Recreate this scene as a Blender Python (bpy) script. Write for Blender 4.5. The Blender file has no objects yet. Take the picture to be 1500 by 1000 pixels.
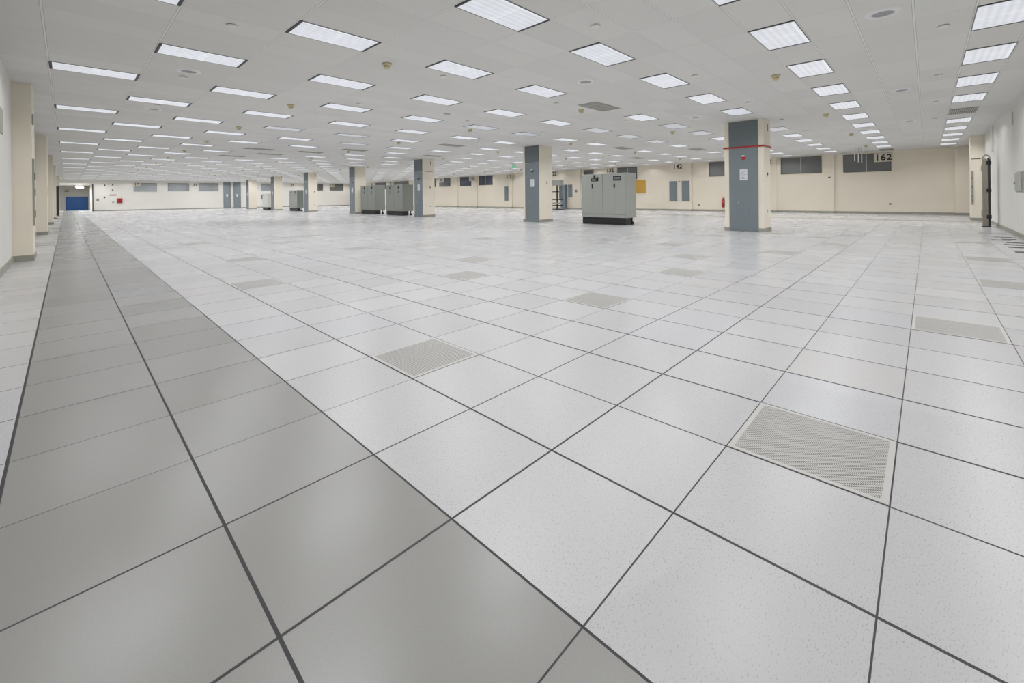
import bpy, bmesh, math, random
from mathutils import Vector, Matrix

random.seed(7)
T = 0.6096                     # one raised-floor tile (24 in) in metres; every layout number below is in tiles
H = 6.06                       # ceiling height
XF, YE, XL, YR = 53.0, 115.5, -2.93, -4.15   # far, end, left and right wall planes
C = bpy.context.scene.collection

# ------------------------------------------------------------------ materials
def lin(c):
    return tuple(((v / 255) / 12.92 if v / 255 <= 0.04045 else ((v / 255 + 0.055) / 1.055) ** 2.4) for v in c)

class NT:
    def __init__(s, name):
        s.m = bpy.data.materials.new(name); s.m.use_nodes = True
        s.t = s.m.node_tree; s.b = s.t.nodes['Principled BSDF']
    def n(s, kind, **kw):
        o = s.t.nodes.new(kind)
        for k, v in kw.items(): setattr(o, k, v)
        return o
    def l(s, a, b): s.t.links.new(a, b)
    def _in(s, sock, v):
        if hasattr(v, 'is_output'): s.l(v, sock)
        else: sock.default_value = v
    def math(s, op, a, b=None, c=None, clamp=False):
        o = s.n('ShaderNodeMath', operation=op); o.use_clamp = clamp
        s._in(o.inputs[0], a)
        if b is not None: s._in(o.inputs[1], b)
        if c is not None: s._in(o.inputs[2], c)
        return o.outputs[0]
    def mix(s, f, a, b, mode='MIX'):
        o = s.n('ShaderNodeMix', data_type='RGBA', blend_type=mode)
        s._in(o.inputs['Factor'], f)
        for sock, v in ((o.inputs[6], a), (o.inputs[7], b)):
            if hasattr(v, 'is_output'): s.l(v, sock)
            else: sock.default_value = (*v[:3], 1)
        return o.outputs[2]
    def coord(s):
        o = s.n('ShaderNodeTexCoord'); return o.outputs['Object']
    def sep(s, v):
        o = s.n('ShaderNodeSeparateXYZ'); s.l(v, o.inputs[0]); return o.outputs
    def noise(s, v, scale, detail=2.0, rough=0.5):
        o = s.n('ShaderNodeTexNoise'); s.l(v, o.inputs['Vector'])
        o.inputs['Scale'].default_value = scale; o.inputs['Detail'].default_value = detail; o.inputs['Roughness'].default_value = rough
        return o.outputs['Fac']
    def ramp(s, f, a, b):
        o = s.n('ShaderNodeMapRange'); s._in(o.inputs[0], f)
        o.inputs[1].default_value = a; o.inputs[2].default_value = b
        return o.outputs[0]

def mat(name, rgb, rough=0.6, metallic=0.0, vary=0.05, scale=6.0, emit=0.0, spec=0.5):
    k = NT(name); a = lin(rgb)
    f = k.noise(k.coord(), scale, 1.0)
    lo = [max(0, c * (1 - vary)) for c in a]; hi = [min(1, c * (1 + vary)) for c in a]
    c = k.mix(f, lo, hi); k.l(c, k.b.inputs['Base Color'])
    k.b.inputs['Roughness'].default_value = rough; k.b.inputs['Metallic'].default_value = metallic
    k.b.inputs['Specular IOR Level'].default_value = spec
    if emit:
        k.l(c, k.b.inputs['Emission Color']); k.b.inputs['Emission Strength'].default_value = emit
    return k.m

def floor_material():
    k = NT('raised floor tiles')
    co = k.coord(); s = k.sep(co)
    u = k.math('MULTIPLY', s[0], 1 / T); v = k.math('MULTIPLY', s[1], 1 / T)
    iu, iv = k.math('FLOOR', u), k.math('FLOOR', v)
    def line(w, lo, span, seed):
        r = k.math('ROUND', w); d = k.math('ABSOLUTE', k.math('SUBTRACT', w, r))
        wn = k.n('ShaderNodeTexWhiteNoise', noise_dimensions='1D'); k.l(k.math('ADD', r, seed), wn.inputs['W'])
        wid = k.math('MULTIPLY_ADD', wn.outputs['Value'], span, lo)
        return k.math('LESS_THAN', d, wid)
    gap = k.math('MAXIMUM', line(u, 0.0065, 0.0065, 11.3), line(v, 0.0035, 0.005, 4.7))
    # per-tile tint
    cb = k.n('ShaderNodeCombineXYZ'); k.l(iu, cb.inputs[0]); k.l(iv, cb.inputs[1])
    wn = k.n('ShaderNodeTexWhiteNoise', noise_dimensions='2D'); k.l(cb.outputs[0], wn.inputs['Vector'])
    rnd = wn.outputs['Value']
    wn2 = k.n('ShaderNodeTexWhiteNoise', noise_dimensions='3D')
    cb2 = k.n('ShaderNodeCombineXYZ'); k.l(iu, cb2.inputs[0]); k.l(iv, cb2.inputs[1]); cb2.inputs[2].default_value = 3.0
    k.l(cb2.outputs[0], wn2.inputs['Vector'])
    white = k.mix(rnd, lin((181, 180, 180)), lin((188, 187, 187)))
    white = k.mix(k.math('GREATER_THAN', wn2.outputs['Value'], 0.9), white, lin((183, 183, 185)))
    white = k.mix(k.math('LESS_THAN', wn2.outputs['Value'], 0.05), white, lin((182, 180, 179)))
    mp = k.n('ShaderNodeMapping'); k.l(co, mp.inputs[0]); mp.inputs['Scale'].default_value = (1.0, 2.6, 1.0); mp.inputs['Rotation'].default_value = (0, 0, 0.5)
    fl = k.ramp(k.noise(mp.outputs[0], 85.0, 2.0, 0.6), 0.57, 0.68)
    white = k.mix(k.math('MULTIPLY', fl, 0.62), white, lin((140, 139, 136)))
    grey = k.mix(rnd, lin((134, 133, 129)), lin((142, 141, 138)))
    grey = k.mix(k.math('GREATER_THAN', wn2.outputs['Value'], 0.9), grey, lin((144, 143, 144)))
    gs = k.ramp(k.noise(co, 170.0, 2.0, 0.6), 0.45, 0.75)
    grey = k.mix(k.math('MULTIPLY', gs, 0.25), grey, lin((120, 118, 112)))
    def between(w, a, b): return k.math('MULTIPLY', k.math('GREATER_THAN', w, a), k.math('LESS_THAN', w, b))
    hall = between(u, -2.0, 0.0)
    col = k.mix(hall, white, grey)
    strip = between(u, 40.0, 42.0)                                  # a joint of greyer tiles in front of the far wall
    col = k.mix(k.math('MULTIPLY', strip, 0.85), col, lin((140, 138, 130)))
    side = k.math('MULTIPLY', between(u, -3.0, -2.0), k.math('MAXIMUM', between(v, 38, 42), between(v, 43, 48)))  # shade and reflection of the left piers and wall, painted into the tile colour
    col = k.mix(k.math('MULTIPLY', side, 0.7), col, lin((140, 139, 132)))
    col = k.mix(gap, col, lin((50, 48, 50)))
    k.l(col, k.b.inputs['Base Color'])
    rg = k.math('MAXIMUM', k.math('MULTIPLY_ADD', rnd, 0.03, 0.25), k.math('MULTIPLY', gap, 0.8))
    k.l(rg, k.b.inputs['Roughness']); k.b.inputs['Specular IOR Level'].default_value = 0.65
    return k.m

def ceiling_material():
    k = NT('ceiling tiles'); co = k.coord(); s = k.sep(co)
    u = k.math('MULTIPLY', s[0], 0.5 / T); v = k.math('MULTIPLY', s[1], 1 / T)
    def dist(w): return k.math('ABSOLUTE', k.math('SUBTRACT', w, k.math('ROUND', w)))
    du = k.math('MULTIPLY', dist(u), 2.0); dv = dist(v); d = k.math('MINIMUM', du, dv)
    bar = k.math('LESS_THAN', d, 0.016); edge = k.math('LESS_THAN', d, 0.027)
    iu, iv = k.math('FLOOR', u), k.math('FLOOR', v)
    cb = k.n('ShaderNodeCombineXYZ'); k.l(iu, cb.inputs[0]); k.l(iv, cb.inputs[1])
    wn = k.n('ShaderNodeTexWhiteNoise', noise_dimensions='2D'); k.l(cb.outputs[0], wn.inputs['Vector'])
    base = k.mix(wn.outputs['Value'], lin((217, 216, 212)), lin((224, 223, 219)))
    f = k.ramp(k.noise(co, 120.0, 3.0, 0.7), 0.58, 0.72)
    base = k.mix(k.math('MULTIPLY', f, 0.16), base, lin((176, 175, 168)))
    base = k.mix(edge, base, lin((184, 183, 178)))
    base = k.mix(bar, base, lin((232, 232, 229)))
    k.l(base, k.b.inputs['Base Color']); k.b.inputs['Roughness'].default_value = 0.85
    k.b.inputs['Specular IOR Level'].default_value = 0.2
    return k.m

def perforated_material():
    k = NT('perforated tile'); co = k.coord(); s = k.sep(co)
    u = k.math('MULTIPLY', s[0], 1 / T); v = k.math('MULTIPLY', s[1], 1 / T)      # -.5 .. .5
    inside = k.math('MULTIPLY', k.math('LESS_THAN', k.math('ABSOLUTE', u), 0.455), k.math('LESS_THAN', k.math('ABSOLUTE', v), 0.455))
    N = 44.0
    def hole(off):
        a = k.math('SUBTRACT', k.math('FRACT', k.math('MULTIPLY_ADD', u, N, 100.0 + off)), 0.5)
        b = k.math('SUBTRACT', k.math('FRACT', k.math('MULTIPLY_ADD', v, N, 100.0 + off)), 0.5)
        return k.math('LESS_THAN', k.math('ADD', k.math('MULTIPLY', a, a), k.math('MULTIPLY', b, b)), 0.062)
    h = k.math('MULTIPLY', inside, k.math('MAXIMUM', hole(0.0), hole(0.5)))
    base = k.mix(k.noise(co, 14.0), lin((184, 182, 177)), lin((190, 188, 184)))
    col = k.mix(h, base, lin((66, 63, 58)))
    k.l(col, k.b.inputs['Base Color']); k.b.inputs['Roughness'].default_value = 0.38
    return k.m

def diffuser_material(name, level):
    k = NT(name); co = k.coord(); s = k.sep(co)
    w = k.math('SINE', k.math('MULTIPLY', s[1], 2 * math.pi * 6 / (0.94 * T)))
    c = k.math('ABSOLUTE', k.math('SINE', k.math('MULTIPLY_ADD', s[0], math.pi * 4 / (1.92 * T), 0.4)))
    n = k.noise(co, 5.0, 3.0)
    st = k.math('MULTIPLY_ADD', w, 0.07, 0.97)
    st = k.math('ADD', st, k.math('MULTIPLY', k.math('GREATER_THAN', k.math('ABSOLUTE', s[1]), 0.40 * T), 0.10))
    st = k.math('ADD', st, k.math('MULTIPLY', k.math('LESS_THAN', k.math('ABSOLUTE', s[0]), 0.09 * T), 0.07))
    st = k.math('ADD', st, k.math('MULTIPLY', k.math('LESS_THAN', c, 0.09), -0.07))
    st = k.math('ADD', st, k.math('MULTIPLY_ADD', n, 0.24, -0.12))
    k.b.inputs['Base Color'].default_value = (0.12, 0.12, 0.125, 1); k.b.inputs['Roughness'].default_value = 0.35
    k.b.inputs['Emission Color'].default_value = (0.90, 0.93, 1.0, 1)
    k.l(k.math('MULTIPLY', st, level), k.b.inputs['Emission Strength'])
    k.m.cycles.emission_sampling = 'NONE'
    return k.m

def grille_material():
    k = NT('return air grille'); co = k.coord(); s = k.sep(co)
    a = k.math('FRACT', k.math('MULTIPLY', s[1], 14 / T)); h = k.math('LESS_THAN', a, 0.55)
    b = k.math('LESS_THAN', k.math('ABSOLUTE', k.math('SUBTRACT', k.math('FRACT', k.math('MULTIPLY_ADD', s[0], 2 / T, 0.0)), 0.5)), 0.44)
    c = k.mix(k.math('MULTIPLY', h, b), lin((176, 175, 166)), lin((104, 104, 97)))
    k.l(c, k.b.inputs['Base Color']); k.b.inputs['Roughness'].default_value = 0.6
    return k.m

def glazing_material(name, rgb, rough=0.12):
    k = NT(name); co = k.coord(); s = k.sep(co)
    n = k.noise(co, 0.8, 2.0)
    bl = k.math('MULTIPLY', k.math('LESS_THAN', k.math('FRACT', k.math('MULTIPLY', s[2], 30.0)), 0.3), 0.25)   # slats of a blind behind the glass
    a = lin(rgb)
    c = k.mix(n, [x * 0.75 for x in a], [min(1, x * 1.25) for x in a]); c = k.mix(bl, c, [x * 0.6 for x in a])
    k.l(c, k.b.inputs['Base Color']); k.b.inputs['Roughness'].default_value = rough
    k.b.inputs['Specular IOR Level'].default_value = 0.6
    return k.m

M = dict(
    cream=mat('cream paint', (240, 232, 215), 0.7, vary=0.02, scale=1.5, spec=0.25),
    farwall=mat('far wall cream paint', (240, 231, 213), 0.7, vary=0.02, scale=1.0, spec=0.25),
    endwall=mat('pale end wall paint', (240, 237, 229), 0.7, vary=0.02, scale=1.0, spec=0.25),
    offwhite=mat('off white paint', (228, 226, 219), 0.6, vary=0.02, scale=1.0, spec=0.3),
    base=mat('grey rubber base', (156, 154, 142), 0.6, vary=0.05),
    panel=mat('blue grey steel', (118, 127, 132), 0.42, vary=0.03, scale=3.0),
    paneldark=mat('dark blue grey steel', (104, 112, 115), 0.45, vary=0.03, scale=3.0),
    door=mat('grey door paint', (134, 142, 146), 0.4, vary=0.03),
    cabinet=mat('grey cabinet enamel', (155, 158, 151), 0.42, vary=0.02, scale=3.0),
    cabinetdark=mat('darker cabinet enamel', (132, 136, 129), 0.42, vary=0.02, scale=3.0),
    cabinetwhite=mat('white cabinet enamel', (226, 226, 220), 0.4, vary=0.02, scale=3.0),
    black=mat('black plastic', (26, 26, 28), 0.5, vary=0.2),
    dark=mat('dark metal', (48, 49, 50), 0.5, vary=0.1),
    steel=mat('brushed steel', (150, 143, 130), 0.4, metallic=0.1, vary=0.15, scale=20),
    chrome=mat('bright metal', (185, 185, 182), 0.3, metallic=0.8, vary=0.05),
    white=mat('white plastic', (232, 232, 230), 0.45, vary=0.02),
    paper=mat('paper sheet', (226, 228, 230), 0.8, vary=0.03, scale=40),
    ink=mat('grey print', (150, 152, 156), 0.8, vary=0.1),
    red=mat('red enamel', (176, 38, 34), 0.4, vary=0.06),
    redband=mat('dark red pipe paint', (158, 38, 34), 0.4, vary=0.06),
    tan=mat('tan detector plastic', (200, 190, 152), 0.5, vary=0.04),
    speaker=mat('speaker mesh', (150, 150, 154), 0.6, vary=0.1, scale=120),
    ply=mat('ochre backboard', (190, 150, 62), 0.6, vary=0.12, scale=5),
    blue=mat('blue door paint', (16, 98, 178), 0.4, vary=0.06),
    green=mat('green exit glow', (60, 190, 140), 0.5, emit=0.5),
    hallglow=mat('hall lamp cover', (250, 251, 255), 0.5, vary=0.01, emit=1.3),
    sideframe=mat('grey fixture edge', (120, 121, 120), 0.5),
    sign=mat('cream sign plate', (222, 215, 198), 0.6, vary=0.02),
    letter=mat('black lettering', (34, 32, 28), 0.6, vary=0.1),
    frame=mat('dark fixture frame', (26, 27, 29), 0.5, vary=0.1),
    floor=floor_material(), ceiling=ceiling_material(), perf=perforated_material(),
    lit=diffuser_material('lit prismatic lens', 0.64), dim=diffuser_material('dim prismatic lens', 0.40),
    grille=grille_material(),
    glass=glazing_material('grey window glazing', (112, 114, 112)), glassblue=glazing_material('dark blue window glazing', (66, 68, 82)),
    glasspale=glazing_material('pale window glazing', (165, 168, 171)),
)

# ------------------------------------------------------------------ mesh helpers (in tiles)
def box(bm, x0, x1, y0, y1, z0, z1, bev=0.0):
    vs = [bm.verts.new((x, y, z)) for x in (x0, x1) for y in (y0, y1) for z in (z0, z1)]
    q = ((0, 1, 3, 2), (4, 6, 7, 5), (0, 4, 5, 1), (2, 3, 7, 6), (0, 2, 6, 4), (1, 5, 7, 3))
    fs = [bm.faces.new([vs[i] for i in f]) for f in q]
    if bev:
        es = list({e for f in fs for e in f.edges})
        bmesh.ops.bevel(bm, geom=es, offset=bev, segments=2, affect='EDGES', profile=0.5)
    return bm

def cyl(bm, p, q, r0, r1=None, seg=20, caps=True):
    p, q = Vector(p), Vector(q); r1 = r0 if r1 is None else r1
    d = (q - p).normalized(); a = d.orthogonal().normalized(); b = d.cross(a)
    A = [bm.verts.new(p + (a * math.cos(t) + b * math.sin(t)) * r0) for t in (2 * math.pi * i / seg for i in range(seg))]
    B = [bm.verts.new(q + (a * math.cos(t) + b * math.sin(t)) * r1) for t in (2 * math.pi * i / seg for i in range(seg))]
    for i in range(seg):
        bm.faces.new((A[i], A[(i + 1) % seg], B[(i + 1) % seg], B[i]))
    if caps: bm.faces.new(list(reversed(A))); bm.faces.new(B)
    return bm

def lathe(bm, prof, seg=24):
    """profile of (radius, z) revolved about z"""
    rings = []
    for r, z in prof:
        rings.append([bm.verts.new((r * math.cos(2 * math.pi * i / seg), r * math.sin(2 * math.pi * i / seg), z)) for i in range(seg)] if r > 1e-6 else [bm.verts.new((0, 0, z))])
    for a, b in zip(rings, rings[1:]):
        for i in range(seg):
            j = (i + 1) % seg
            if len(a) == 1 and len(b) == 1: continue
            if len(a) == 1: bm.faces.new((a[0], b[i], b[j]))
            elif len(b) == 1: bm.faces.new((a[i], b[0], a[j]))
            else: bm.faces.new((a[i], b[i], b[j], a[j]))
    return bm

def tube(bm, pts, r, seg=10):
    for a, b in zip(pts, pts[1:]): cyl(bm, a, b, r, seg=seg)
    return bm

def B(*boxes, bev=0.0):
    bm = bmesh.new()
    for b in boxes: box(bm, *b, bev=bev)
    return bm

def obj(name, bm, m, parent=None, smooth=False):
    for v in bm.verts: v.co *= T
    bmesh.ops.recalc_face_normals(bm, faces=bm.faces)
    me = bpy.data.meshes.new(name); bm.to_mesh(me); bm.free()
    for mm in (m if isinstance(m, (list, tuple)) else [m]): me.materials.append(M[mm])
    if smooth:
        for p in me.polygons: p.use_smooth = len(p.vertices) == 4
    o = bpy.data.objects.new(name, me); C.objects.link(o)
    if parent: o.parent = parent
    return o

def tag(o, label, cat=None, group=None, kind=None):
    o['label'] = label
    if cat: o['category'] = cat
    if group: o['group'] = group
    if kind: o['kind'] = kind
    return o

R0 = Matrix.Identity(3)
FAR = Matrix(((0, 0, -1), (-1, 0, 0), (0, 1, 0)))      # columns: right along the face, up, out of the face
END = Matrix(((1, 0, 0), (0, 0, -1), (0, 1, 0)))
RIGHT = Matrix(((-1, 0, 0), (0, 0, 1), (0, 1, 0)))
LEFT = Matrix(((0, 0, 1), (1, 0, 0), (0, 1, 0)))

def place(o, loc, rot=R0):
    o.matrix_world = Matrix.Translation(Vector(loc) * T) @ rot.to_4x4()
    return o

def thing(name, label, cat, loc, rot=R0, group=None, kind=None):
    o = bpy.data.objects.new(name, None); C.objects.link(o); o.empty_display_size = 0.1
    place(o, loc, rot); return tag(o, label, cat, group, kind)

def solo(name, bm, m, label, cat, loc, rot=R0, group=None, kind=None, smooth=False):
    o = obj(name, bm, m, smooth=smooth); place(o, loc, rot); return tag(o, label, cat, group, kind)

def struct(name, bm, m, label=None):
    o = obj(name, bm, m); o['kind'] = 'structure'
    if label: o['label'] = label
    return o

def dup(root, loc, label, rot=None):
    r = root.copy(); C.objects.link(r); r.location = Vector(loc) * T; r['label'] = label
    for ch in list(root.children):
        c = ch.copy(); C.objects.link(c); c.parent = r
        for g in ch.children:
            d = g.copy(); C.objects.link(d); d.parent = c
    return r

def text(name, s, size, m, parent=None, loc=(0, 0, 0), space=1.0, xscale=1.0, bold=0.0):
    cu = bpy.data.curves.new(name, 'FONT'); cu.body = s; cu.size = size * T; cu.align_x = 'CENTER'; cu.align_y = 'CENTER'
    cu.space_character = space; cu.extrude = 0.004 * T; cu.offset = bold * T; cu.materials.append(M[m])
    tmp = bpy.data.objects.new(name, cu)
    me = bpy.data.meshes.new_from_object(tmp); bpy.data.objects.remove(tmp); bpy.data.curves.remove(cu)
    me.name = name; o = bpy.data.objects.new(name, me); C.objects.link(o)
    o.location = Vector(loc) * T; o.scale.x = xscale
    if parent: o.parent = parent
    return o

ORD = ('zeroth first second third fourth fifth sixth seventh eighth ninth tenth eleventh twelfth thirteenth fourteenth fifteenth sixteenth seventeenth '
       'eighteenth nineteenth twentieth twenty-first twenty-second twenty-third twenty-fourth twenty-fifth twenty-sixth twenty-seventh '
       'twenty-eighth twenty-ninth thirtieth thirty-first').split()

# ------------------------------------------------------------------ camera
CAM = Vector((-1.66884, -1.18984, 2.03295)); YAW, ROLL, FPX, CX, CY = 0.762174, -0.010058, 629.824, 6.8954, -212.267
fwd = Vector((math.cos(YAW), math.sin(YAW), 0)); rt = Vector((math.sin(YAW), -math.cos(YAW), 0)); up = Vector((0, 0, 1))
cr, sr = math.cos(ROLL), math.sin(ROLL)
rt, up = cr * rt + sr * up, -sr * rt + cr * up
cd = bpy.data.cameras.new('camera'); cam = bpy.data.objects.new('camera', cd); C.objects.link(cam)
cam.matrix_world = Matrix.Translation(CAM * T) @ Matrix((rt, up, -fwd)).transposed().to_4x4()
cd.sensor_width = 36; cd.lens = FPX / 1500 * 36; cd.shift_x = -CX / 1500; cd.shift_y = CY / 1500
cd.clip_start = 0.05; cd.clip_end = 300
bpy.context.scene.camera = cam

def proj(p):
    d = Vector(p) - CAM; z = d.dot(fwd)
    if z < 0.2: return None
    return 750 + CX + FPX * d.dot(rt) / z, 500 + CY - FPX * d.dot(up) / z, z

def in_frame(pts, m=0):
    return any(q and -m <= q[0] <= 1500 + m and -m <= q[1] <= 1000 + m for q in map(proj, pts))

# ------------------------------------------------------------------ room shell
HE, HZ = 139.0, 5.4            # service hall beyond the left end: its end wall and its lower ceiling
HX = 1.95
struct('floor', B((XL - .5, XF + .5, YR - .5, HE + .5, -0.3, 0)), 'floor', 'raised floor of white speckled tiles with a grey tiled walkway')
struct('ceiling', B((XL - .5, XF + .5, YR - .5, YE + .5, H, H + 0.3)), 'ceiling', 'white suspended tile ceiling')
struct('wall_left', B((XL - .4, XL, YR - .4, HE, 0, H)), 'offwhite', 'off-white wall along the grey walkway')
struct('wall_right', B((XL, XF + .4, YR - .4, YR, 0, H)), 'offwhite', 'off-white wall along the right')
struct('wall_far', B((XF, XF + .4, YR, YE + .4, 0, H)), 'farwall', 'long cream wall with painted numbers')
struct('wall_end', B((HX, XF, YE, YE + .4, 0, H), (XL, HX, YE, YE + .4, HZ, H)), 'endwall', 'pale end wall with high windows and two grey doors')
struct('wall_hall', B((HX, HX + .4, YE + .4, HE, 0, HZ), (XL - .4, HX + .4, HE, HE + .4, 0, HZ)), 'endwall', 'pale walls of the hall beyond the opening')
struct('ceiling_hall', B((XL, HX, YE + .4, HE, HZ, HZ + .2)), 'endwall', 'low hall ceiling')
struct('trim_1', B((HX - .16, HX, YE - .1, YE + .02, 0, HZ - .1)), 'dark', 'dark jamb at the right side of the hall opening')
struct('door_1', B((XL + .02, -2.36, 85.6, 85.75, 0.02, 4.1)), 'dark', 'dark door leaf standing open from the left wall')

BH, BD = 0.2, 0.03
# piers along the left wall
LP = [(21.0, 22.7), (37.5, 39.2), (54.0, 55.7), (70.3, 72.0), (101.0, 102.7)]
for i, (a, b) in enumerate(LP):
    o = struct('trim_%d' % (2 + i), B((XL, -2.47, a, b, 0, H)), 'cream', '%s cream pier along the left wall' % ORD[i + 1])
bb = []
y = YR
for a, b in LP + [(HE, HE)]:
    bb.append((XL, XL + BD, y, a, 0, BH))
    if a < HE:
        bb += [(XL, -2.47 + BD, a - BD, a, 0, BH), (-2.47, -2.47 + BD, a, b, 0, BH), (XL, -2.47 + BD, b, b + BD, 0, BH)]
    y = b + BD
struct('baseboard_left', B(*bb), 'base', 'grey base along the left wall')
# piers on the far wall
FP = [(-4.15, -2.98, .45), (5.72, 6.71, .2), (10.9, 13.0, .25), (20.3, 23.6, .3), (30.9, 34.2, .2), (37.2, 38.68, .35), (52.0, 52.7, .2), (61.4, 63.0, .2), (67.3, 68.65, .25), (77.5, 79, .2)]
for i, (a, b, d) in enumerate(FP):
    struct('trim_%d' % (10 + i), B((XF - d, XF, a, b, 0, H)), 'farwall', '%s shallow cream pier from the right on the far wall' % ORD[i + 1])
bb = []; y = YR
for a, b, d in FP + [(YE, YE, 0)]:
    if a > y: bb.append((XF - BD, XF, y, a, 0, BH))
    if d: bb += [(XF - d - BD, XF - d, a, b, 0, BH), (XF - d - BD, XF, b, b + BD, 0, BH), (XF - d - BD, XF, a - BD, a, 0, BH)]
    y = b + BD
struct('baseboard_far', B(*bb), 'base', 'grey base along the far wall')
# right wall pier
struct('trim_20', B((43.0, 44.6, YR, -3.47, 0, H)), 'cream', 'cream pier on the right wall')
struct('trim_21', B((42.985, 43.0, -3.94, -3.47, 4.36, 4.4)), 'dark', 'thin dark joint across the cream pier')
struct('baseboard_right', B((XL, 43.0 - BD, YR, YR + BD, 0, BH), (43.0 - BD, 43.0, YR, -3.44, 0, BH), (43.0, 44.6, -3.47, -3.44, 0, BH), (44.6, XF - .5, YR, YR + BD, 0, BH)), 'base', 'grey base along the right wall')
struct('baseboard_end', B((HX, 23.15, YE - BD, YE, 0, BH), (24.7, 25.15, YE - BD, YE, 0, BH), (26.75, XF - .05, YE - BD, YE, 0, BH)), 'base', 'grey base along the end wall')
# blue door closing the hall
bd = thing('door_2', 'blue rolling door at the end of the hall', None, (0, HE, 0), END, kind='structure')
bmx = bmesh.new()
for i in range(12): box(bmx, -1.70, 1.72, 0.02 + i * 0.25, 0.02 + i * 0.25 + 0.235, 0, .06)
box(bmx, -1.70, 1.72, 0.02, 3.0, 0, .045)
obj('curtain', bmx, 'blue', bd)
obj('guide', B((-1.78, -1.70, 0, 3.05, 0, .08)), 'dark', bd); obj('guide', B((1.72, 1.80, 0, 3.05, 0, .08)), 'dark', bd)
# grey doors on the end wall
for i, (a, b) in enumerate(((23.22, 24.61), (25.21, 26.64))):
    d = thing('door_%d' % (3 + i), '%s grey door on the pale end wall' % ('left-hand', 'right-hand')[i], None, ((a + b) / 2, YE, 0), END, kind='structure')
    w = (b - a) / 2
    obj('leaf', B((-w + .05, w - .05, .02, 5.9, 0, .05), bev=.01), 'door', d)
    obj('frame', B((-w, -w + .05, 0, 5.95, 0, .08), (w - .05, w, 0, 5.95, 0, .08), (-w, w, 5.9, 5.95, 0, .08)), 'paneldark', d)
    bm = bmesh.new(); cyl(bm, (w - .18, 1.7, .05), (w - .18, 1.7, .12), .03); box(bm, w - .3, w - .16, 1.68, 1.72, .1, .13)
    obj('handle', bm, 'chrome', d)
    solo('notice_sheet', B((-.16, .16, -.3, .3, 0, .012)), 'paper', 'white notice sheet on the %s grey door of the end wall' % ('left', 'right')[i], 'notice', ((a + b) / 2, YE - .05, 2.98), END, 'notices on the end doors')

# windows high on the walls
def window(n, wall, a, b, z0, z1, m, label, mull=None):
    if wall == 'far': loc, rot, w = (XF, (a + b) / 2, 0), FAR, abs(b - a) / 2
    else: loc, rot, w = ((a + b) / 2, YE, 0), END, abs(b - a) / 2
    o = thing('window_%d' % n, label, None, loc, rot, kind='structure')
    f = .035
    obj('frame', B((-w, -w + f, z0, z1, 0, .05), (w - f, w, z0, z1, 0, .05), (-w + f, w - f, z0, z0 + f, 0, .05), (-w + f, w - f, z1 - f, z1, 0, .05)), 'dark', o)
    obj('pane', B((-w + f, w - f, z0 + f, z1 - f, 0, .015)), m, o)
    if mull is not None:
        obj('mullion', B((mull - .035, mull + .035, z0 + f, z1 - f, .015, .045)), 'chrome', o)
    return o
window(1, 'far', 1.28, 4.96, 4.13, 5.9, 'glass', 'dark window behind the number 162', -.02)
window(2, 'far', 6.79, 10.5, 4.2, 5.95, 'glass', 'dark two-pane window left of the number 162', 0.02)
window(3, 'far', 16.3, 18.2, 4.25, 5.98, 'glass', 'dark window partly behind the pillar with the red band')
window(4, 'far', 27.88, 30.9, 4.3, 5.98, 'glass', 'dark window beside the number 132', .1)
window(5, 'far', 35.0, 36.75, 4.3, 5.9, 'glass', 'dark window above the large grey cabinet')
window(6, 'far', 57.15, 60.97, 4.25, 6.0, 'glassblue', 'dark blue two-pane window nearer the number 112', .02)
window(7, 'far', 63.0, 66.66, 4.2, 6.0, 'glassblue', 'dark blue window behind the number 102')
window(8, 'far', 69.9, 73.64, 4.28, 6.0, 'glass', 'grey window behind the number 92')
window(9, 'far', 74.9, 76.9, 4.28, 6.0, 'glass', 'narrow visible grey window next to a pillar')
window(10, 'far', 85.5, 92.0, 4.2, 5.9, 'glass', 'window glimpsed over the paired cabinets')
window(11, 'far', 95.5, 101.0, 4.2, 5.9, 'glass', 'window glimpsed over the far paired cabinet')
window(12, 'end', 7.81, 11.44, 3.85, 5.56, 'glasspale', 'pale window behind the first sign of the end wall')
window(13, 'end', 13.25, 16.88, 3.93, 5.6, 'glasspale', 'pale middle window of the end wall')
window(14, 'end', 18.6, 22.26, 3.95, 5.7, 'glasspale', 'pale window beside the left grey door', -.1)
window(15, 'end', 30.9, 34.4, 4.1, 5.75, 'glasspale', 'pale window above the white cabinet')
window(16, 'end', 43.2, 45.65, 4.15, 5.85, 'glass', 'dark window beside a far pillar on the end wall')
window(17, 'end', 47.49, 51.22, 4.16, 5.95, 'glass', 'dark window behind the last sign of the end wall')

# ------------------------------------------------------------------ numbers on the walls
def number(s, wall, c, z, size, label, plate=None, space=1.0, d=.0, bold=.02):
    loc, rot = ((XF - .06 - d, c, z), FAR) if wall == 'far' else ((c, YE - .06, z), END)
    if plate:
        o = thing('number_sign', label, 'sign', loc, rot, 'number signs along the walls')
        w, h, dx = plate
        obj('plate', B((-w / 2 + dx, w / 2 + dx, -h / 2, h / 2, 0, .02)), 'sign', o)
        text('lettering', s, size, 'letter', o, (0, -.02, .026), space, bold=bold)
    else:
        o = text('wall_number', s, size, 'letter', None, (0, 0, 0), space, bold=bold)
        me = o; place(me, (loc[0] + .06 - .006, loc[1], loc[2]), rot); tag(me, label, 'number', 'number signs along the walls')
    return o
number('162', 'far', 1.86, 5.46, .78, 'cream sign with black number 162 over a dark window', (1.32, .84, -.03), 1.12)
number('152', 'far', 11.95, 5.64, .78, 'black number 152 mostly hidden by the pillar with the red band', None, 1.05, .25)
number('142', 'far', 22.03, 5.66, .78, 'black number 142 on the cream pier above two grey panels', None, 1.05, .3)
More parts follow.
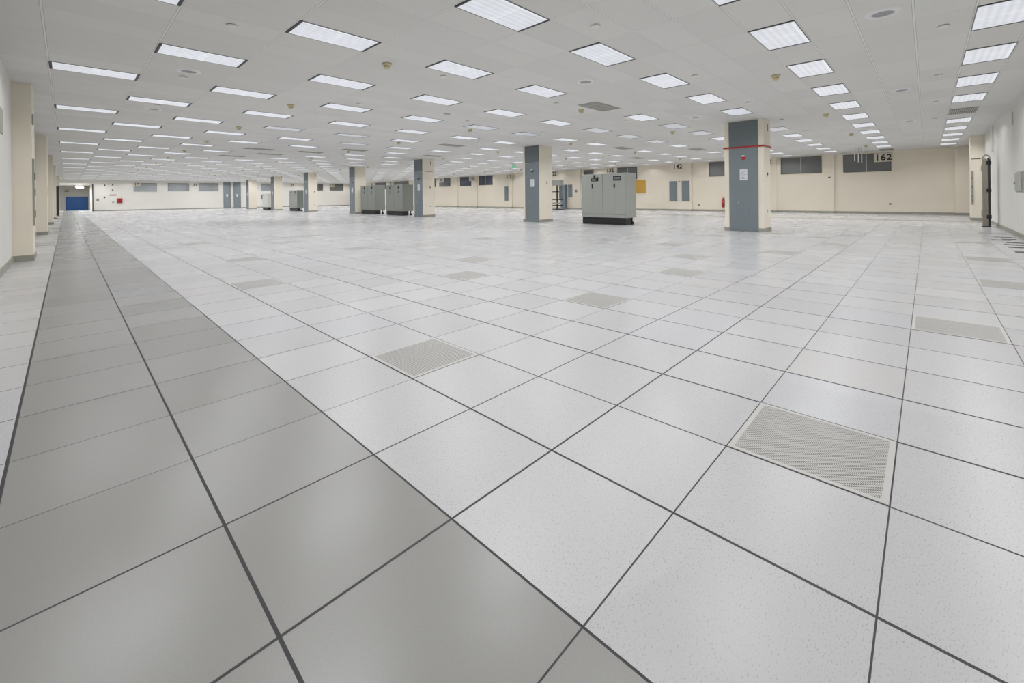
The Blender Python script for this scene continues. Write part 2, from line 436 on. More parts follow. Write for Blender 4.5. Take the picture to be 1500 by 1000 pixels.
number('132', 'far', 32.0, 5.66, .8, 'cream sign with black number 132 above the large grey cabinet', (3.1, .86, -.85), 1.0, .2)
number('122', 'far', 42.6, 5.66, .8, 'cream sign with number 122, half behind a pillar', (1.9, .86, 0), 1.0)
number('112', 'far', 52.6, 5.6, .8, 'cream sign with number 112 near the green exit sign', (1.9, .9, 0), 1.0, .2)
number('102', 'far', 62.6, 5.6, .8, 'cream sign with number 102 at the corner of a dark blue window', (1.9, .9, 0), 1.0, .2)
number('92', 'far', 72.8, 5.6, .8, 'cream sign with number 92 over a grey window', (1.6, .9, 0), 1.0)
number('72', 'far', 93.3, 5.45, .8, 'cream sign with number 72 seen just above the right paired cabinet', (1.9, .9, 0), 1.0)
number('62', 'far', 102.6, 5.45, .8, 'cream sign with number 62 seen just above the left paired cabinet', (1.9, .9, 0), 1.0)
number('18', 'end', 8.25, 5.3, .7, 'small sign with dark characters at the corner of the leftmost end window', (1.15, .75, 0), 1.0)
number('11', 'end', 18.0, 5.3, .7, 'small sign with dark characters between two pale end windows', (.8, .7, 0), 1.0)
number('11', 'end', 38.0, 5.55, .7, 'small sign with dark characters above a lone grey cabinet', (.9, .7, 0), 1.0)
number('12', 'end', 48.2, 5.45, .7, 'small sign with dark characters at the corner of the last end window', (1.0, .75, 0), 1.0)

# ------------------------------------------------------------------ free-standing pillars and what is on them
PIL = [(5.09, 7.07, 25.30), (20.84, 22.55, 25.6), (36.87, 38.48, 25.5), (52.1, 53.72, 25.45), (67.6, 69.36, 25.4), (83.36, 85.03, 25.37), (98.7, 100.47, 25.4)]
PN = ['nearest pillar with the red band', 'second pillar beside the large grey cabinet', 'third pillar beside the paired cabinets', 'fourth pillar left of the paired cabinets',
      'fifth pillar with a thin red line', 'sixth pillar beside the white cabinet', 'seventh pillar by the end doors']
PL = ['thick cream pillar with a red band around a grey panel', 'cream pillar with grey front panel just left of the large grey cabinet', 'cream pillar with grey front panel right of the paired cabinets',
      'cream pillar with grey front panel left of the paired cabinets', 'cream pillar with a thin red line beside a lone grey cabinet', 'cream pillar hiding part of the white cabinet', 'slim distant cream pillar right of the two grey doors']
for i, (a, b, x1) in enumerate(PIL):
    t = thing('pillar', PL[i], 'pillar', (24, a, 0), R0, 'free-standing pillars in a row', 'thing')
    obj('shaft', B((0, x1 - 24, 0, b - a, 0, H - .002)), 'cream', t)
    W = b - a
    pa, pb = (.27, 1.74) if i == 0 else (.02, W - (.2 if i == 1 else .1))
    o = obj('base_trim', B((-BD, 0, -BD, pa - .002, 0, BH), (-BD, 0, pb + .002, W + BD, 0, BH), (0, x1 - 24 + BD, -BD, 0, 0, BH), (0, x1 - 24 + BD, W, W + BD, 0, BH), (x1 - 24, x1 - 24 + BD, 0, W, 0, BH)), 'base', t)
    if i == 0:
        bm = B((-.05, 0, -.05, W + .05, 4.58, 4.66), (0, x1 - 24 + .05, -.05, 0, 4.58, 4.66), (0, x1 - 24 + .05, W, W + .05, 4.58, 4.66))
        obj('band', bm, 'redband', t)['label'] = 'dark red band'
    if i == 4:
        obj('band', B((0, x1 - 24 + .02, -.02, 0, 4.58, 4.63)), 'redband', t)['label'] = 'thin red line'
    if i == 2:
        obj('joint', B((.3, x1 - 24 - .2, -.02, 0, 4.72, 4.77)), 'base', t)
    # steel panel set on the front
    cy = a + (pa + pb) / 2; w = (pb - pa) / 2
    e = thing('electrical_panel', 'grey steel panel covering the front of the %s' % PN[i], 'electrical panel', (24 - .004, cy, 0), FAR, 'steel panels on the pillars')
    top = H - .02
    obj('upper_cover', B((-w, w, 4.67 if i == 0 else 4.72, top, 0, .02), bev=.004), 'paneldark', e)
    obj('lower_cover', B((-w, w, .02, 4.56 if i == 0 else 4.70, 0, .02), bev=.004), 'panel', e)
    s = w / .735
    d = obj('door', B((-.3 * s, .28 * s, .75, 2.2, .02, .032), bev=.004), 'panel', e)
    obj('latch', B((-.26 * s, -.23 * s, 1.5, 1.66, .032, .055)), 'chrome', d)
    obj('kick_plate', B((-w, w, .02, .24, .02, .034), bev=.004), 'panel', e)
    # notice
    pz = 3.1; py = (6.08 - a) if i == 0 else W * .42
    if i == 1: py = .72
    n = thing('notice_sheet', 'white notice sheet on the grey panel of the %s' % PN[i], 'notice', (24 - .028, a + py, pz), FAR, 'notices on the pillar panels')
    obj('sheet', B((-.19, .19, -.3, .3, 0, .012)), 'paper', n)
    obj('print', B(*[(-.14, .14 - .05 * (k % 3), .22 - .07 * k - .02, .22 - .07 * k, .012, .014) for k in range(7)]), 'ink', n)
    # alarm
    if i < 4:
        q = thing('alarm_strobe', 'round fire alarm strobe above the notice on the %s' % PN[i], 'fire alarm', (24 - .028, a + py, 4.04), FAR, 'alarm strobes on the pillars')
        bm = bmesh.new(); lathe(bm, [(.0, .06), (.05, .065), (.09, .055), (.115, .02), (.115, 0), (0, 0)])
        obj('housing', bm, 'red' if i == 0 else 'dark', q, smooth=True)
        bm = bmesh.new(); box(bm, -.07, .07, .05, .12, 0, .09, bev=.01); obj('lens', bm, 'white', q)
    # switch, outlet and a slot fitting on the side that faces right
    if i < 5:
        sx = .62 if i == 0 else .92
        q = thing('wall_switch', 'dark switch on right face of the %s' % PN[i], 'switch', (24 + sx, a, 3.1), END, 'switches on the pillars')
        obj('plate', B((-.06, .06, -.12, .12, 0, .02), bev=.005), 'base', q); obj('lever', B((-.02, .02, -.04, .05, .02, .05)), 'black', q)
        q = thing('wall_outlet', 'outlet low on right face of the %s' % PN[i], 'outlet', (24 + sx, a, 1.1), END, 'outlets on the pillars')
        obj('plate', B((-.06, .06, -.1, .1, 0, .015), bev=.004), 'white', q)
        obj('socket', B((-.025, .025, -.065, .065, .015, .02)), 'dark', q)
        if i in (0, 2, 4):
            solo('wall_speaker', B((-.05, .05, -.2, .2, 0, .04), bev=.01), 'base', 'grey fitting high on right face of the %s' % PN[i], 'wall fitting', (24 + sx + .1, a, 5.65), END, 'fittings high on the pillars')

# ------------------------------------------------------------------ cooling cabinets
def cabinet(name, label, y0, y1, x0, x1, h, body, side, emblem, group):
    t = thing(name, label, 'cooling unit', (x0, (y0 + y1) / 2, 0), FAR, group)
    w = (y1 - y0) / 2; d = x1 - x0; bt = .5
    obj('body', B((-w, w, bt, h, -d, 0), bev=.012), side, t)
    obj('plinth', B((-w + .04, w - .04, 0.02, bt, -d * .55, -.02), bev=.01), 'black', t)
    for sx in (-1, 1):
        bm = bmesh.new(); box(bm, sx * (w - .22) - .1, sx * (w - .22) + .1, .0, .2, -d + .1, -d + .35, bev=.01); box(bm, sx * (w - .22) - .04, sx * (w - .22) + .04, .2, bt, -d + .18, -d + .27)
        obj('foot', bm, 'black', t)
    for sx in (-1, 1):
        a, b = (-w + .02, -.012) if sx < 0 else (.012, w - .02)
        dr = obj('door', B((a, b, .74, h - .02, 0, .035), bev=.008), body, t)
        m = (a + b) / 2
        hx = a + (b - a) * .52
        obj('handle', B((hx - .05, hx + .05, 2.58, 2.86, .035, .065), bev=.01), 'black', dr)
        obj('seam', B((hx - .012, hx + .012, .76, 2.5, .035, .04)), side, dr)
        ex = a + (b - a) * (.64 if emblem == 'big' else .55)
        if emblem == 'big' and sx < 0:
            bm = B((ex - .3, ex + .28, h - .52, h - .3, .035, .05), (ex - .1, ex + .06, h - .3, h - .14, .035, .05)); cyl(bm, (ex - .02, h - .14, .035), (ex - .02, h - .14, .05), .08)
            box(bm, ex + .2, ex + .3, h - .48, h - .22, .035, .05)
            e = obj('emblem', bm, 'black', dr); obj('lettering_bar', B((ex - .22, ex + .1, h - .46, h - .41, .05, .054), (ex - .22, ex + .1, h - .37, h - .35, .05, .054)), body, dr)
        elif emblem == 'big':
            bm = B((ex - .3, ex + .3, h - .52, h - .2, .035, .05), bev=.01)
            obj('emblem', bm, 'black', dr); obj('lettering_bar', B((ex - .24, ex + .24, h - .42, h - .38, .05, .054), (ex - .24, ex + .24, h - .31, h - .28, .05, .054)), 'ink', dr)
        elif emblem == 'small':
            bm = bmesh.new(); cyl(bm, (ex, h - .32, .035), (ex, h - .32, .05), .19, seg=8); obj('emblem', bm, 'black', dr)
    obj('lower_panel', B((-w + .02, w - .02, bt + .01, .715, 0, .035), bev=.008), body, t)
    return t
g = 'floor-standing cooling cabinets'
cabinet('cooling_cabinet', 'large pale grey double-door cabinet between the two nearest pillars', 13.56, 17.17, 24.5, 25.9, 3.58, 'cabinet', 'cabinet', 'big', g)
cabinet('cooling_cabinet', 'right one of the paired grey cabinets, against the third pillar', 41.5, 45.2, 24.5, 25.85, 3.52, 'cabinetdark', 'cabinetdark', 'small', g)
cabinet('cooling_cabinet', 'left one of the paired grey cabinets, against the fourth pillar', 47.75, 51.46, 24.5, 25.8, 3.6, 'cabinetdark', 'cabinetdark', 'small', g)
cabinet('cooling_cabinet', 'lone grey cabinet beside the pillar with the thin red line', 73.6, 77.2, 24.5, 25.5, 3.45, 'cabinet', 'cabinetdark', 'small', g)
cabinet('cooling_cabinet', 'white cabinet half hidden by a distant pillar', 87.3, 90.2, 24.1, 25.2, 3.05, 'cabinetwhite', 'cabinetwhite', 'none', g)

# ------------------------------------------------------------------ fittings on the far wall
def panel_box(name, label, cat, loc, rot, w, h, d, m, group=None, latch=True, bev=.01):
    t = thing(name, label, cat, loc, rot, group)
    obj('housing', B((-w, w, -h, h, 0, d * .6), bev=bev), m, t)
    dd = obj('door', B((-w + .03, w - .03, -h + .04, h - .04, d * .6, d), bev=bev), m, t)
    if latch: obj('latch', B((-.09, .09, h - .42, h - .34, d, d + .015)), 'dark', dd)
    return t
panel_box('wall_breaker_box', 'left one of two tall grey panels under the number 142', 'electrical panel', (XF - .305, 22.62, 2.54), FAR, .5, 1.28, .12, 'panel', 'panels under the number 142')
panel_box('wall_breaker_box', 'right one of two tall grey panels under the number 142', 'electrical panel', (XF - .305, 21.0, 2.54), FAR, .48, 1.28, .12, 'panel', 'panels under the number 142')
solo('wall_thermostat', B((-.1, .1, -.08, .08, 0, .05), bev=.01), 'base', 'small thermostat between the two panels under 142', 'wall_thermostat', (XF - .3, 21.82, 3.75), FAR)
solo('wall_mounted_plywood', B((-.72, .72, -.92, .92, 0, .06)), 'ply', 'ochre backboard right of the large grey cabinet', 'board', (XF - .005, 27.34, 3.25), FAR)
def outlet(label, loc, rot, s=1.0):
    q = thing('wall_outlet', label, 'outlet', loc, rot)
    obj('plate', B((-.13 * s, .13 * s, -.09 * s, .09 * s, 0, .02), bev=.005), 'base', q)
    obj('socket', B((-.09 * s, .09 * s, -.04 * s, .04 * s, .02, .03)), 'dark', q)
outlet('dark outlet low on the far wall right of the number 142 pier', (XF, 19.5, .75), FAR)
outlet('small outlet low on the far wall under the number 162', (XF, 1.37, .97), FAR, .9)
outlet('dark fitting on the narrow pier between two dark windows', (XF - .2, 6.1, 3.68), FAR, .9)
# extinguisher
t = thing('wall_mounted_extinguisher', 'red fire extinguisher on the far wall beside the pillar with the red band', 'fire extinguisher', (XF, 16.55, .5), FAR)
bm = bmesh.new()
for r0, z0, r1, z1 in ((.13, 0, .15, .04), (.15, .04, .15, .82), (.15, .82, .1, .95), (.1, .95, .05, 1.0)):
    cyl(bm, (0, z0, .19), (0, z1, .19), r0, r1)
obj('cylinder', bm, 'red', t, smooth=True)
bm = bmesh.new(); cyl(bm, (0, 1.0, .19), (0, 1.1, .19), .05); box(bm, -.04, .2, 1.1, 1.14, .16, .22); box(bm, -.04, .22, 1.17, 1.2, .16, .22)
obj('valve_handle', bm, 'red', t)
bm = bmesh.new(); tube(bm, [(.05, 1.05, .19), (.2, .95, .22), (.22, .6, .22), (.2, .25, .22)], .025); obj('hose', bm, 'black', t)
obj('bracket', B((-.08, .08, .4, .5, 0, .05), (-.05, .05, .85, .9, 0, .1)), 'dark', t)
# grey panels near the number 132
panel_box('wall_breaker_box', 'short grey panel left of the large grey cabinet on the far wall', 'electrical panel', (XF - .005, 39.25, 2.84), FAR, .46, .98, .12, 'panel')
t = panel_box('tall_panel', 'tall narrow grey cabinet standing against the far wall beside the pillar', 'electrical cabinet', (XF - .02, 40.45, 1.92), FAR, .48, 1.9, .5, 'panel', None, False)
t = thing('wall_alarm_box', 'small grey box on the pier left of the large grey cabinet', 'wall box', (XF - .35, 37.95, 2.8), FAR)
obj('housing', B((-.17, .17, -.2, .2, 0, .08), bev=.01), 'base', t); obj('button', B((-.1, -.02, -.1, .1, .08, .1), (.03, .1, -.1, .1, .08, .1)), 'dark', t)
panel_box('wall_breaker_box', 'narrow grey panel under the number 112', 'electrical panel', (XF - .005, 53.5, 2.57), FAR, .42, 1.28, .12, 'panel')
# open rack behind the second pillar
t = thing('equipment_rack', 'open black rack with shelves partly behind the second pillar', 'rack', (48, 38.2, 0), FAR)
for sx in (-.9, .12):
    obj('post', B((sx - .08, sx + .08, 0, 3.6, -.12, .0)), 'black', t)
obj('back_panel', B((.22, .82, 1.6, 3.58, -.5, -.42)), 'panel', t)
obj('hood', B((-1.0, .85, 3.6, 4.4, -.7, .1), bev=.03), 'cabinet', t)
for z in (.62, 1.46, 2.62):
    obj('shelf', B((-1.0, .8 if z < 2 else .14, z, z + .12, -.5, .35)), 'black', t)
bm = B((-.6, .7, .9, 1.1, -.45, .2), (.3, .9, .15, .3, -.45, .1), bev=.02); obj('drawer_unit', bm, 'cabinet', t)
obj('foot_rail', B((-1.0, .9, 0, .12, -.6, .3)), 'dark', t)

# ------------------------------------------------------------------ small things on the end wall
def ex(x, z): return (x, YE, z)
panel_box('wall_box', 'small grey box on the end wall nearest the hall opening', 'wall box', ex(2.55, 2.22), END, .18, .2, .1, 'base', None, False)
for x, z, lab in ((3.54, 5.05, 'upper dark fixture left of the red line on the end wall'), (3.52, 2.68, 'small dark fixture right of the grey box on the end wall')):
    solo('wall_fixture', B((-.09, .09, -.15, .15, 0, .1), bev=.02), 'dark', lab, 'wall fixture', ex(x, z), END)
for x, z, lab in ((4.68, 5.16, 'small fixture topmost above the red shelf line of the end wall'), (4.68, 4.1, 'dark fixture right above the red shelf line of the end wall')):
    solo('wall_fixture', B((-.08, .08, -.16, .16, 0, .1), bev=.02), 'dark', lab, 'wall fixture', ex(x, z), END)
solo('red_rail', B((-.52, .52, -.06, .06, 0, .12), bev=.01), 'red', 'short horizontal red rail on the end wall', 'rail', ex(4.7, 3.17), END)
t = thing('wall_hose_cabinet', 'dark red square box on the end wall', 'fire hose cabinet', ex(5.7, 2.0), END)
obj('housing', B((-.38, .38, -.46, .46, 0, .2), bev=.01), 'red', t); obj('glass_front', B((-.26, .26, -.34, .34, .2, .21)), 'redband', t)
solo('wall_plate', B((-.17, .17, -.08, .08, 0, .05), bev=.01), 'base', 'grey plate on the end wall left of the red box', 'wall plate', ex(4.74, 1.71), END)
solo('wall_phone', B((-.09, .09, -.55, .55, 0, .12), bev=.02), 'dark', 'dark narrow fixture beside the white cabinet on the end wall', 'wall fixture', ex(31.1, 2.55), END)
t = thing('hall_sign', 'small dark sign at the upper left of the hall', 'sign', (-1.6, HE, 4.3), END)
obj('board', B((-.32, .32, -.14, .14, 0, .04), bev=.01), 'dark', t)

# ------------------------------------------------------------------ left wall pier and right wall fittings
t = thing('outlet_strip', 'tall grey raceway strip on the nearest left pier', 'raceway', (-2.47, 21.12, 2.35), LEFT)
obj('channel', B((-.09, .09, -1.15, 1.15, 0, .05), bev=.01), 'base', t)
for z in (.55, 0.0, -.75): obj('outlet', B((-.06, .06, z - .12, z + .12, .05, .07), bev=.005), 'dark', t)
solo('wall_fitting', B((-.08, .08, -.18, .18, 0, .04), bev=.01), 'base', 'small grey fitting high on the nearest left pier', 'wall fitting', (-2.47, 21.12, 4.85), LEFT)
solo('wall_notice_sheet', B((-.2, .2, -.3, .3, 0, .02)), 'paper', 'white sheet on the side of the second pier of the left wall', 'notice', (-2.47, 37.9, 2.65), LEFT)
solo('wall_grille', B((-.4, .4, -.35, .35, 0, .03), bev=.01), 'base', 'grey grille on the left wall before the nearest pier', 'grille', (XL, 17.5, 4.3), LEFT)

t = thing('outlet_strip', 'grey raceway strip with outlets on the right wall pier', 'raceway', (43.0, -3.53, 2.33), FAR)
obj('channel', B((-.05, .05, -1.2, 1.2, 0, .04), bev=.008), 'base', t)
for z in (.7, 0.05, -.6, -.9): obj('outlet', B((-.035, .035, z - .05, z + .05, .04, .055), bev=.004), 'paneldark', t)
t = thing('folded_gate', 'tall narrow folded steel gate strapped together against the right wall', 'folding gate', (35.0, -3.67, 0), FAR)
for k in range(3):
    c = -.13 + k * .075
    obj('bar', B((c - .035, c + .035, 0.03, 3.95 - .04 * abs(k - 1), -.12 - .06 * (k % 2), .0), bev=.008), 'steel', t)
obj('back_bar', B((.07, .17, .03, 4.0, -.5, -.06), bev=.008), 'dark', t)
for z in (.5, 2.02, 3.6): obj('strap', B((-.0, .19, z, z + .2, -.2, .05), bev=.01), 'black', t)
for z in (.62, 3.25): obj('hinge', B((-.21, -.165, z, z + .34, -.1, .02), bev=.01), 'chrome', t)
bm = bmesh.new(); tube(bm, [(-.14 * math.cos(math.pi * i / 8), 3.9 + .26 * math.sin(math.pi * i / 8), -.05) for i in range(9)], .035); obj('hook', bm, 'steel', t)
obj('foot_plate', B((-.18, .18, 0, .05, -.3, .03)), 'dark', t)
bm = bmesh.new(); tube(bm, [(0, 0, .08), (0, 1.6, .08)], .05)
solo('wall_conduit', bm, 'offwhite', 'pale conduit pipe running up to the ceiling above the folded gate', 'pipe', (37.2, YR, H - 1.62), RIGHT)
t = thing('disconnect_switch', 'grey switch box with side lever cut by the right edge of the photo', 'switch box', (24.8, YR, 2.42), RIGHT)
obj('housing', B((-1.05, .62, -.43, .43, 0, .26), bev=.02), 'cabinet', t)
obj('cover', B((-1.0, .57, -.38, .38, .26, .3), bev=.01), 'cabinet', t)
bm = B((-1.14, -1.05, -.3, -.1, .06, .2), bev=.01); tube(bm, [(-1.1, -.2, .18), (-1.16, -.02, .3)], .03); obj('lever', bm, 'dark', t)
solo('wall_speaker', B((-.2, .2, -.32, .32, 0, .06), bev=.02), 'offwhite', 'small grey box high on the right wall', 'wall fitting', (29.4, YR, 5.5), RIGHT)

# ------------------------------------------------------------------ perforated and slotted floor tiles
PERF = [(1, 3), (2, -1), (7, -2), (5, 3), (5, 7), (1, 10), (2, 15), (9, 3), (12, 4), (7, 9), (15, 6), (15, 2), (19, 1), (24, 1), (20, 6), (12, -3), (17, -3), (23, -3), (29, -4), (6, 15), (-3, 28), (-3, 29)] + [
    (18, 13), (12, 14), (15, 9), (5, 20), (7, 23), (22, 2), (12, 21), (2, 23), (23, 4)]
def pword(i, j):
    same = sorted([q for q in PERF if q[0] == i], key=lambda q: q[1])
    where = 'beside the left wall' if i < 0 else 'in the %s tile column right of the grey walkway' % ORD[i + 1]
    if len(same) == 1: return 'perforated grey floor tile ' + where
    n = same.index((i, j))
    return '%s perforated floor tile %s' % ('nearest' if n == 0 else 'farthest' if n == len(same) - 1 else ORD[n + 1], where)
first = None
for i, j in PERF:
    if first is None:
        first = solo('perforated_floor_tile', B((-.492, .492, -.494, .494, 0, .004)), 'perf', '', 'floor tile', (i + .5, j + .5, 0), R0, 'perforated tiles in the raised floor', 'thing'); o = first
    else:
        o = first.copy(); C.objects.link(o); o.location = Vector((i + .5, j + .5, 0)) * T
    o['label'] = pword(i, j)
SL = [(20.4, -3.7, .35), (22.17, -3.7, .35), (23.28, -3.62, .27), (24.25, -3.7, .22), (25.43, -3.42, .24), (26.03, -3.7, .18), (27.15, -3.62, .25)]
for n, (x, yc, hl) in enumerate(SL):
    t = thing('floor_slot', 'black cable slot in the floor by the right wall, %s from the camera' % ORD[n + 1], 'floor slot', (x, yc, 0), R0, 'black slots along the right wall')
    obj('rim', B((-.17, .17, -hl - .03, -hl, 0, .006), (-.17, .17, hl, hl + .03, 0, .006), (-.17, -.14, -hl, hl, 0, .006), (.14, .17, -hl, hl, 0, .006)), 'black', t)
    obj('brush', B((-.14, .14, -hl, hl, 0, .004)), 'black', t)

# ------------------------------------------------------------------ ceiling: lights, grilles, detectors, speakers, sprinklers
VENT = {(14, 9), (8, 37), (12, 37), (14, 33), (28, -3), (10, 41), (8, 45), (30, 17), (22, 33), (40, 21), (36, 13), (50, 1), (18, 25)}
DIM = {(6, 25), (14, 17), (22, 9), (28, 5), (12, 29), (28, 13), (20, 13), (26, 9), (24, 13), (10, 25), (18, 17)}
slots = []
for m in range(-1, 29):
    y0 = 4 * m + 1
    for x0 in range(-2 if m % 2 == 0 else 0, 51, 4):
        if any(x0 + 2 > 23.95 and x0 < x1 and y0 + 1 > a - .05 and y0 < b + .05 for a, b, x1 in PIL): continue
        if x0 + 2 > XF - .5: continue
        slots.append((x0, y0))
def area(s):
    x0, y0 = s; p = [proj((x0 + a, y0 + b, H)) for a, b in ((0, 0), (2, 0), (2, 1), (0, 1))]
    if not all(p) or not in_frame([(x0 + a, y0 + b, H) for a in (0, 1, 2) for b in (0, 1)]): return 0
    return abs(sum(p[i][0] * p[(i + 1) % 4][1] - p[(i + 1) % 4][0] * p[i][1] for i in range(4))) / 2
lights = [s for s in slots if s not in VENT]
ranked = sorted(lights, key=area, reverse=True)
KEEP = set(ranked[:296])
REST = [s for s in ranked[296:]]
lamp_data = bpy.data.lights.new('fixture lamp', 'AREA'); lamp_data.shape = 'RECTANGLE'; lamp_data.size = 1.84 * T; lamp_data.size_y = 0.88 * T
lamp_data.energy = 23.0; lamp_data.spread = math.radians(148); lamp_data.color = (0.962, 0.972, 1.0)
def lamp(x, y, z=H - .04, parent=None):
    o = bpy.data.objects.new('lamp', lamp_data); C.objects.link(o)
    if parent: o.parent = parent; o.location = (0, 0, -.04 * T)
    else: o.location = Vector((x, y, z)) * T
    return o
def fixture_frame(bm=None, cx=0, cy=0, z=0):
    bm = bm or bmesh.new()
    for k, b in enumerate(((-.995, -.93, -.495, .495), (.93, .995, -.495, .495), (-.93, .93, -.495, -.475), (-.93, .93, .475, .495))):
        n = len(bm.faces); box(bm, cx + b[0], cx + b[1], cy + b[2], cy + b[3], z - .014, z)
        bm.faces.ensure_lookup_table()
        for f in bm.faces[n:]: f.material_index = 1 if k > 1 else 0
    return bm
def make_light(m):
    t = thing('ceiling_light', '', 'ceiling light', (0, 0, H), R0, 'recessed lights in the ceiling')
    obj('frame', fixture_frame(), ('frame', 'sideframe'), t)
    obj('diffuser', B((-.93, .93, -.475, .475, -.010, -.001)), m, t)
    return t
proto = {}
for s in lights:
    if s not in KEEP: continue
    x0, y0 = s; key = 'dim' if s in DIM else 'lit'
    row = (y0 - 1) // 4 + 2
    mates = sorted([q for q in lights if q[1] == y0], reverse=True)
    lab = '%s ceiling light, %s from the far wall in the %s row from the right wall' % (key, ORD[mates.index(s) + 1], ORD[row])
    loc = (x0 + 1, y0 + .5, H)
    if key not in proto:
        proto[key] = make_light(key); t = proto[key]; t.location = Vector(loc) * T; t['label'] = lab
    else:
        t = dup(proto[key], loc, lab)
for s in lights:
    lamp(s[0] + 1, s[1] + .5)
bm = bmesh.new(); nf = 0
vis_rest = [s for s in REST if area(s) > 0]
for x0, y0 in vis_rest: fixture_frame(bm, x0 + 1, y0 + .5, H)
nf = len(bm.faces)
for x0, y0 in vis_rest: box(bm, x0 + .055, x0 + 1.945, y0 + .035, y0 + .965, H - .010, H - .001)
bm.faces.ensure_lookup_table()
for f in bm.faces[nf:]: f.material_index = 2
o = obj('ceiling_lights', bm, ('frame', 'sideframe', 'lit'))
tag(o, 'many tiny distant ceiling lights toward the far end', 'ceiling lights', 'recessed lights in the ceiling', 'stuff')
hidden = [s for s in REST if area(s) == 0]
for n, (x0, y0) in enumerate(hidden):      # fixtures just outside the frame, still part of the room
    mates = sorted([q for q in lights if q[1] == y0], reverse=True)
    dup(proto['lit'], (x0 + 1, y0 + .5, H), 'lit ceiling light, %s from the far wall in the %s row from the right wall' % (ORD[mates.index((x0, y0)) + 1], ORD[(y0 - 1) // 4 + 2]))
# hall fixtures
hall_lamp = bpy.data.lights.new('hall lamp', 'AREA'); hall_lamp.shape = 'RECTANGLE'; hall_lamp.size = 1.0 * T; hall_lamp.size_y = 1.6 * T
hall_lamp.energy = 130.0; hall_lamp.color = (0.96, 0.98, 1.0)
for yy, w, zz in ((YE + 4.0, 'nearer', .55), (YE + 13.0, 'farther', .2)):
    t = thing('ceiling_hall_light', '%s bright light hanging from the hall ceiling' % w, 'hall light', (.2, yy, HZ - .01), R0, 'bright hall lights')
    obj('stem', B((-.3, -.26, -.02, .02, -zz, 0), (.26, .3, -.02, .02, -zz, 0)), 'white', t)
    obj('cover', B((-.55, .55, -.9, .9, -zz - .3, -zz), bev=.06), 'hallglow', t)
    o = bpy.data.objects.new('lamp', hall_lamp); C.objects.link(o); o.parent = t; o.location = (0, 0, -(zz + .34) * T)
# return-air grilles
gp = None
for x0, y0 in sorted(VENT, key=lambda q: q[0] + q[1]):
    row = (y0 - 1) // 4 + 2
    mates = sorted([q for q in slots if q[1] == y0], reverse=True)
    lab = 'grey ceiling air grille, %s fixture from the far wall in the %s row' % (ORD[mates.index((x0, y0)) + 1], ORD[row])
    loc = (x0 + 1, y0 + .5, H)
    if gp is None:
        gp = thing('ceiling_grille', lab, 'air grille', loc, R0, 'return air grilles in the ceiling')
        obj('frame', B((-.99, -.93, -.49, .49, -.02, 0), (.93, .99, -.49, .49, -.02, 0), (-.93, .93, -.49, -.44, -.02, 0), (-.93, .93, .44, .49, -.02, 0)), 'base', gp)
        obj('louver', B((-.93, .93, -.44, .44, -.012, -.001)), 'grille', gp)
    else: dup(gp, loc, lab)
# smoke detectors
sd = None
for i in range(5):
    for j in range(11):
        x, y = 5 + 10 * i, 2.5 + 8 * j
        if not in_frame([(x, y, H)]): continue
        if any(x > 23.8 and x < x1 + .2 and a - .2 < y < b + .2 for a, b, x1 in PIL): continue
        lab = 'tan smoke detector, %s line from the left wall, %s along it' % (ORD[i + 1], ORD[j + 1])
        if sd is None:
            sd = thing('smoke_detector', lab, 'smoke detector', (x, y, H), R0, 'smoke detectors on the ceiling')
            bm = bmesh.new(); lathe(bm, [(0, 0), (.14, 0), (.14, -.05), (.11, -.08), (0, -.08)]); obj('base_plate', bm, 'tan', sd, smooth=True)
            bm = bmesh.new(); lathe(bm, [(0, -.08), (.09, -.08), (.10, -.13), (.06, -.17), (0, -.18)]); obj('sensor_head', bm, 'tan', sd, smooth=True)
        else: dup(sd, (x, y, H), lab)
# round speakers
sp = None
for n, (x, y, lab) in enumerate(((11, -.5, 'nearest to the right wall corner'), (21, -.5, 'near the right wall, farther along'), (31, -.5, 'near the right wall, farthest along'), (11, 7.5, 'above the middle of the floor'), (1, 15.5, 'nearer one over the walkway edge'), (1, 23.5, 'farther one over the walkway edge'), (11, 15.5, 'in the middle of the hall'), (21, 7.5, 'just before the nearest pillar'))):
    lab = 'round white ceiling speaker ' + lab
    if sp is None:
        sp = thing('ceiling_speaker', lab, 'speaker', (x, y, H), R0, 'round speakers in the ceiling')
        bm = bmesh.new(); lathe(bm, [(.2, -.012), (.21, -.03), (.3, -.025), (.33, 0)], 32); obj('trim_ring', bm, 'white', sp, smooth=True)
        bm = bmesh.new(); lathe(bm, [(0, -.016), (.2, -.014), (.2, -.002), (0, -.002)], 32); obj('mesh_cover', bm, 'speaker', sp)
    else: dup(sp, (x, y, H), lab)
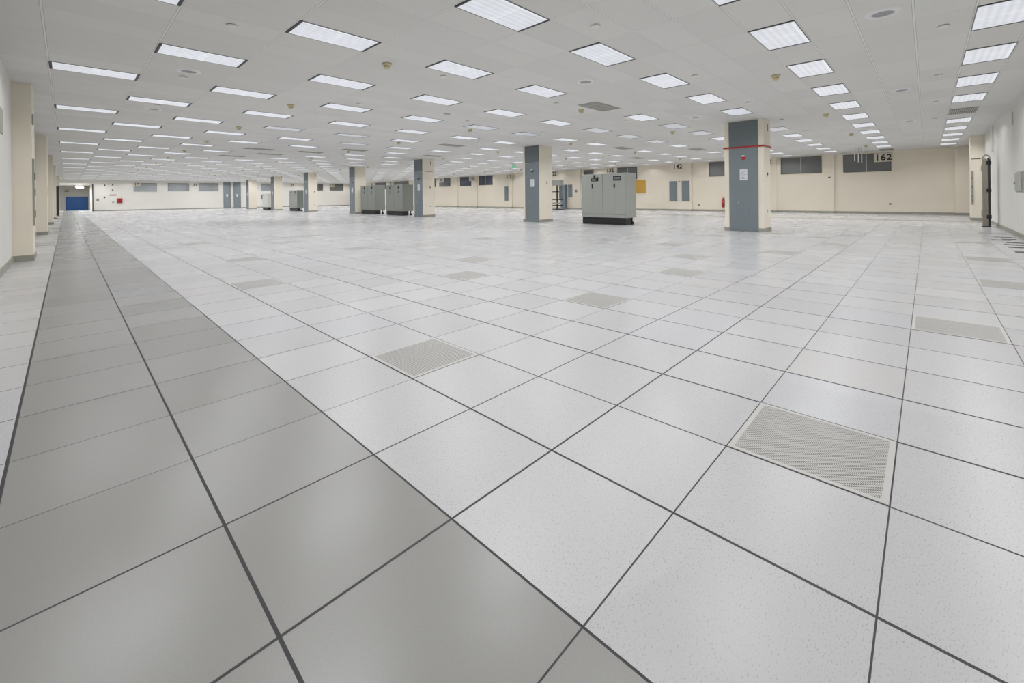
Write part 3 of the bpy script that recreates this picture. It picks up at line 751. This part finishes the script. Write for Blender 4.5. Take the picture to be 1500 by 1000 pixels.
# sprinkler cover discs
sk = None
for i in range(6):
    for j in range(5):
        x, y = 1 + 6 * i, -1.5 + 5.95 * j
        if not in_frame([(x, y, H)]) or (x % 10 == 5 and (y - 2.5) % 8 < 1): continue
        if 23.6 < x < 26 and any(a - .3 < y < b + .3 for a, b, _ in PIL): continue
        lab = 'small white sprinkler disc, %s line from the right wall, %s out from the left' % (ORD[j + 1], ORD[i + 1])
        if sk is None:
            bm = bmesh.new(); lathe(bm, [(0, -.05), (.10, -.045), (.115, -.02), (.10, 0), (0, 0)])
            sk = solo('ceiling_sprinkler', bm, 'offwhite', lab, 'sprinkler', (x, y, H), R0, 'sprinkler discs on the ceiling', smooth=True)
        else:
            o = sk.copy(); C.objects.link(o); o.location = Vector((x, y, H)) * T; o['label'] = lab
# exit sign and hanging tubes
t = thing('exit_sign', 'small green exit sign hanging from the ceiling left of the second pillar', 'exit sign', (36.0, 35.1, H), Matrix.Rotation(math.radians(0), 3, 'Z') @ FAR)
obj('stem', B((-.03, .03, -.16, 0, -.03, .03)), 'white', t)
obj('housing', B((-.36, .36, -.56, -.16, -.05, .05), bev=.01), 'white', t)
obj('face', B((-.32, .32, -.52, -.2, .05, .056)), 'green', t)['label'] = 'glowing green face'
text('lettering', 'EXIT', .26, 'white', t, (0, -.36, .06), 1.0)
for n, (x, y, l) in enumerate(((46.8, 3.45, 1.15), (46.9, 3.2, 1.3), (47.0, 2.98, 1.35))):
    bm = bmesh.new(); cyl(bm, (0, 0, 0), (0, 0, -l), .035, seg=12)
    solo('hanging_tube', bm, 'white', '%s of three thin white tubes hanging before the window by 162' % ('leftmost', 'middle one', 'rightmost')[n], 'hanging tube', (x, y, H), R0, 'white tubes hanging from the ceiling', smooth=True)

# ------------------------------------------------------------------ world and colour
w = bpy.data.worlds.new('room air'); bpy.context.scene.world = w; w.use_nodes = True
w.node_tree.nodes['Background'].inputs[0].default_value = (0.5, 0.5, 0.5, 1); w.node_tree.nodes['Background'].inputs[1].default_value = 0.0
sc = bpy.context.scene
sc.view_settings.view_transform = 'Standard'; sc.view_settings.look = 'None'; sc.view_settings.exposure = 0.0
sc.cycles.max_bounces = 8; sc.cycles.diffuse_bounces = 3; sc.cycles.use_adaptive_sampling = False; sc.cycles.light_sampling_threshold = 0.03; sc.cycles.glossy_bounces = 3
sc.cycles.sample_clamp_indirect = 2.0; sc.cycles.sample_clamp_direct = 2.5
sc.cycles.use_denoising = True; sc.cycles.denoiser = 'OPENIMAGEDENOISE'; sc.cycles.denoising_input_passes = 'RGB_ALBEDO_NORMAL'; sc.cycles.denoising_prefilter = 'ACCURATE'
sc.cycles.use_light_tree = True
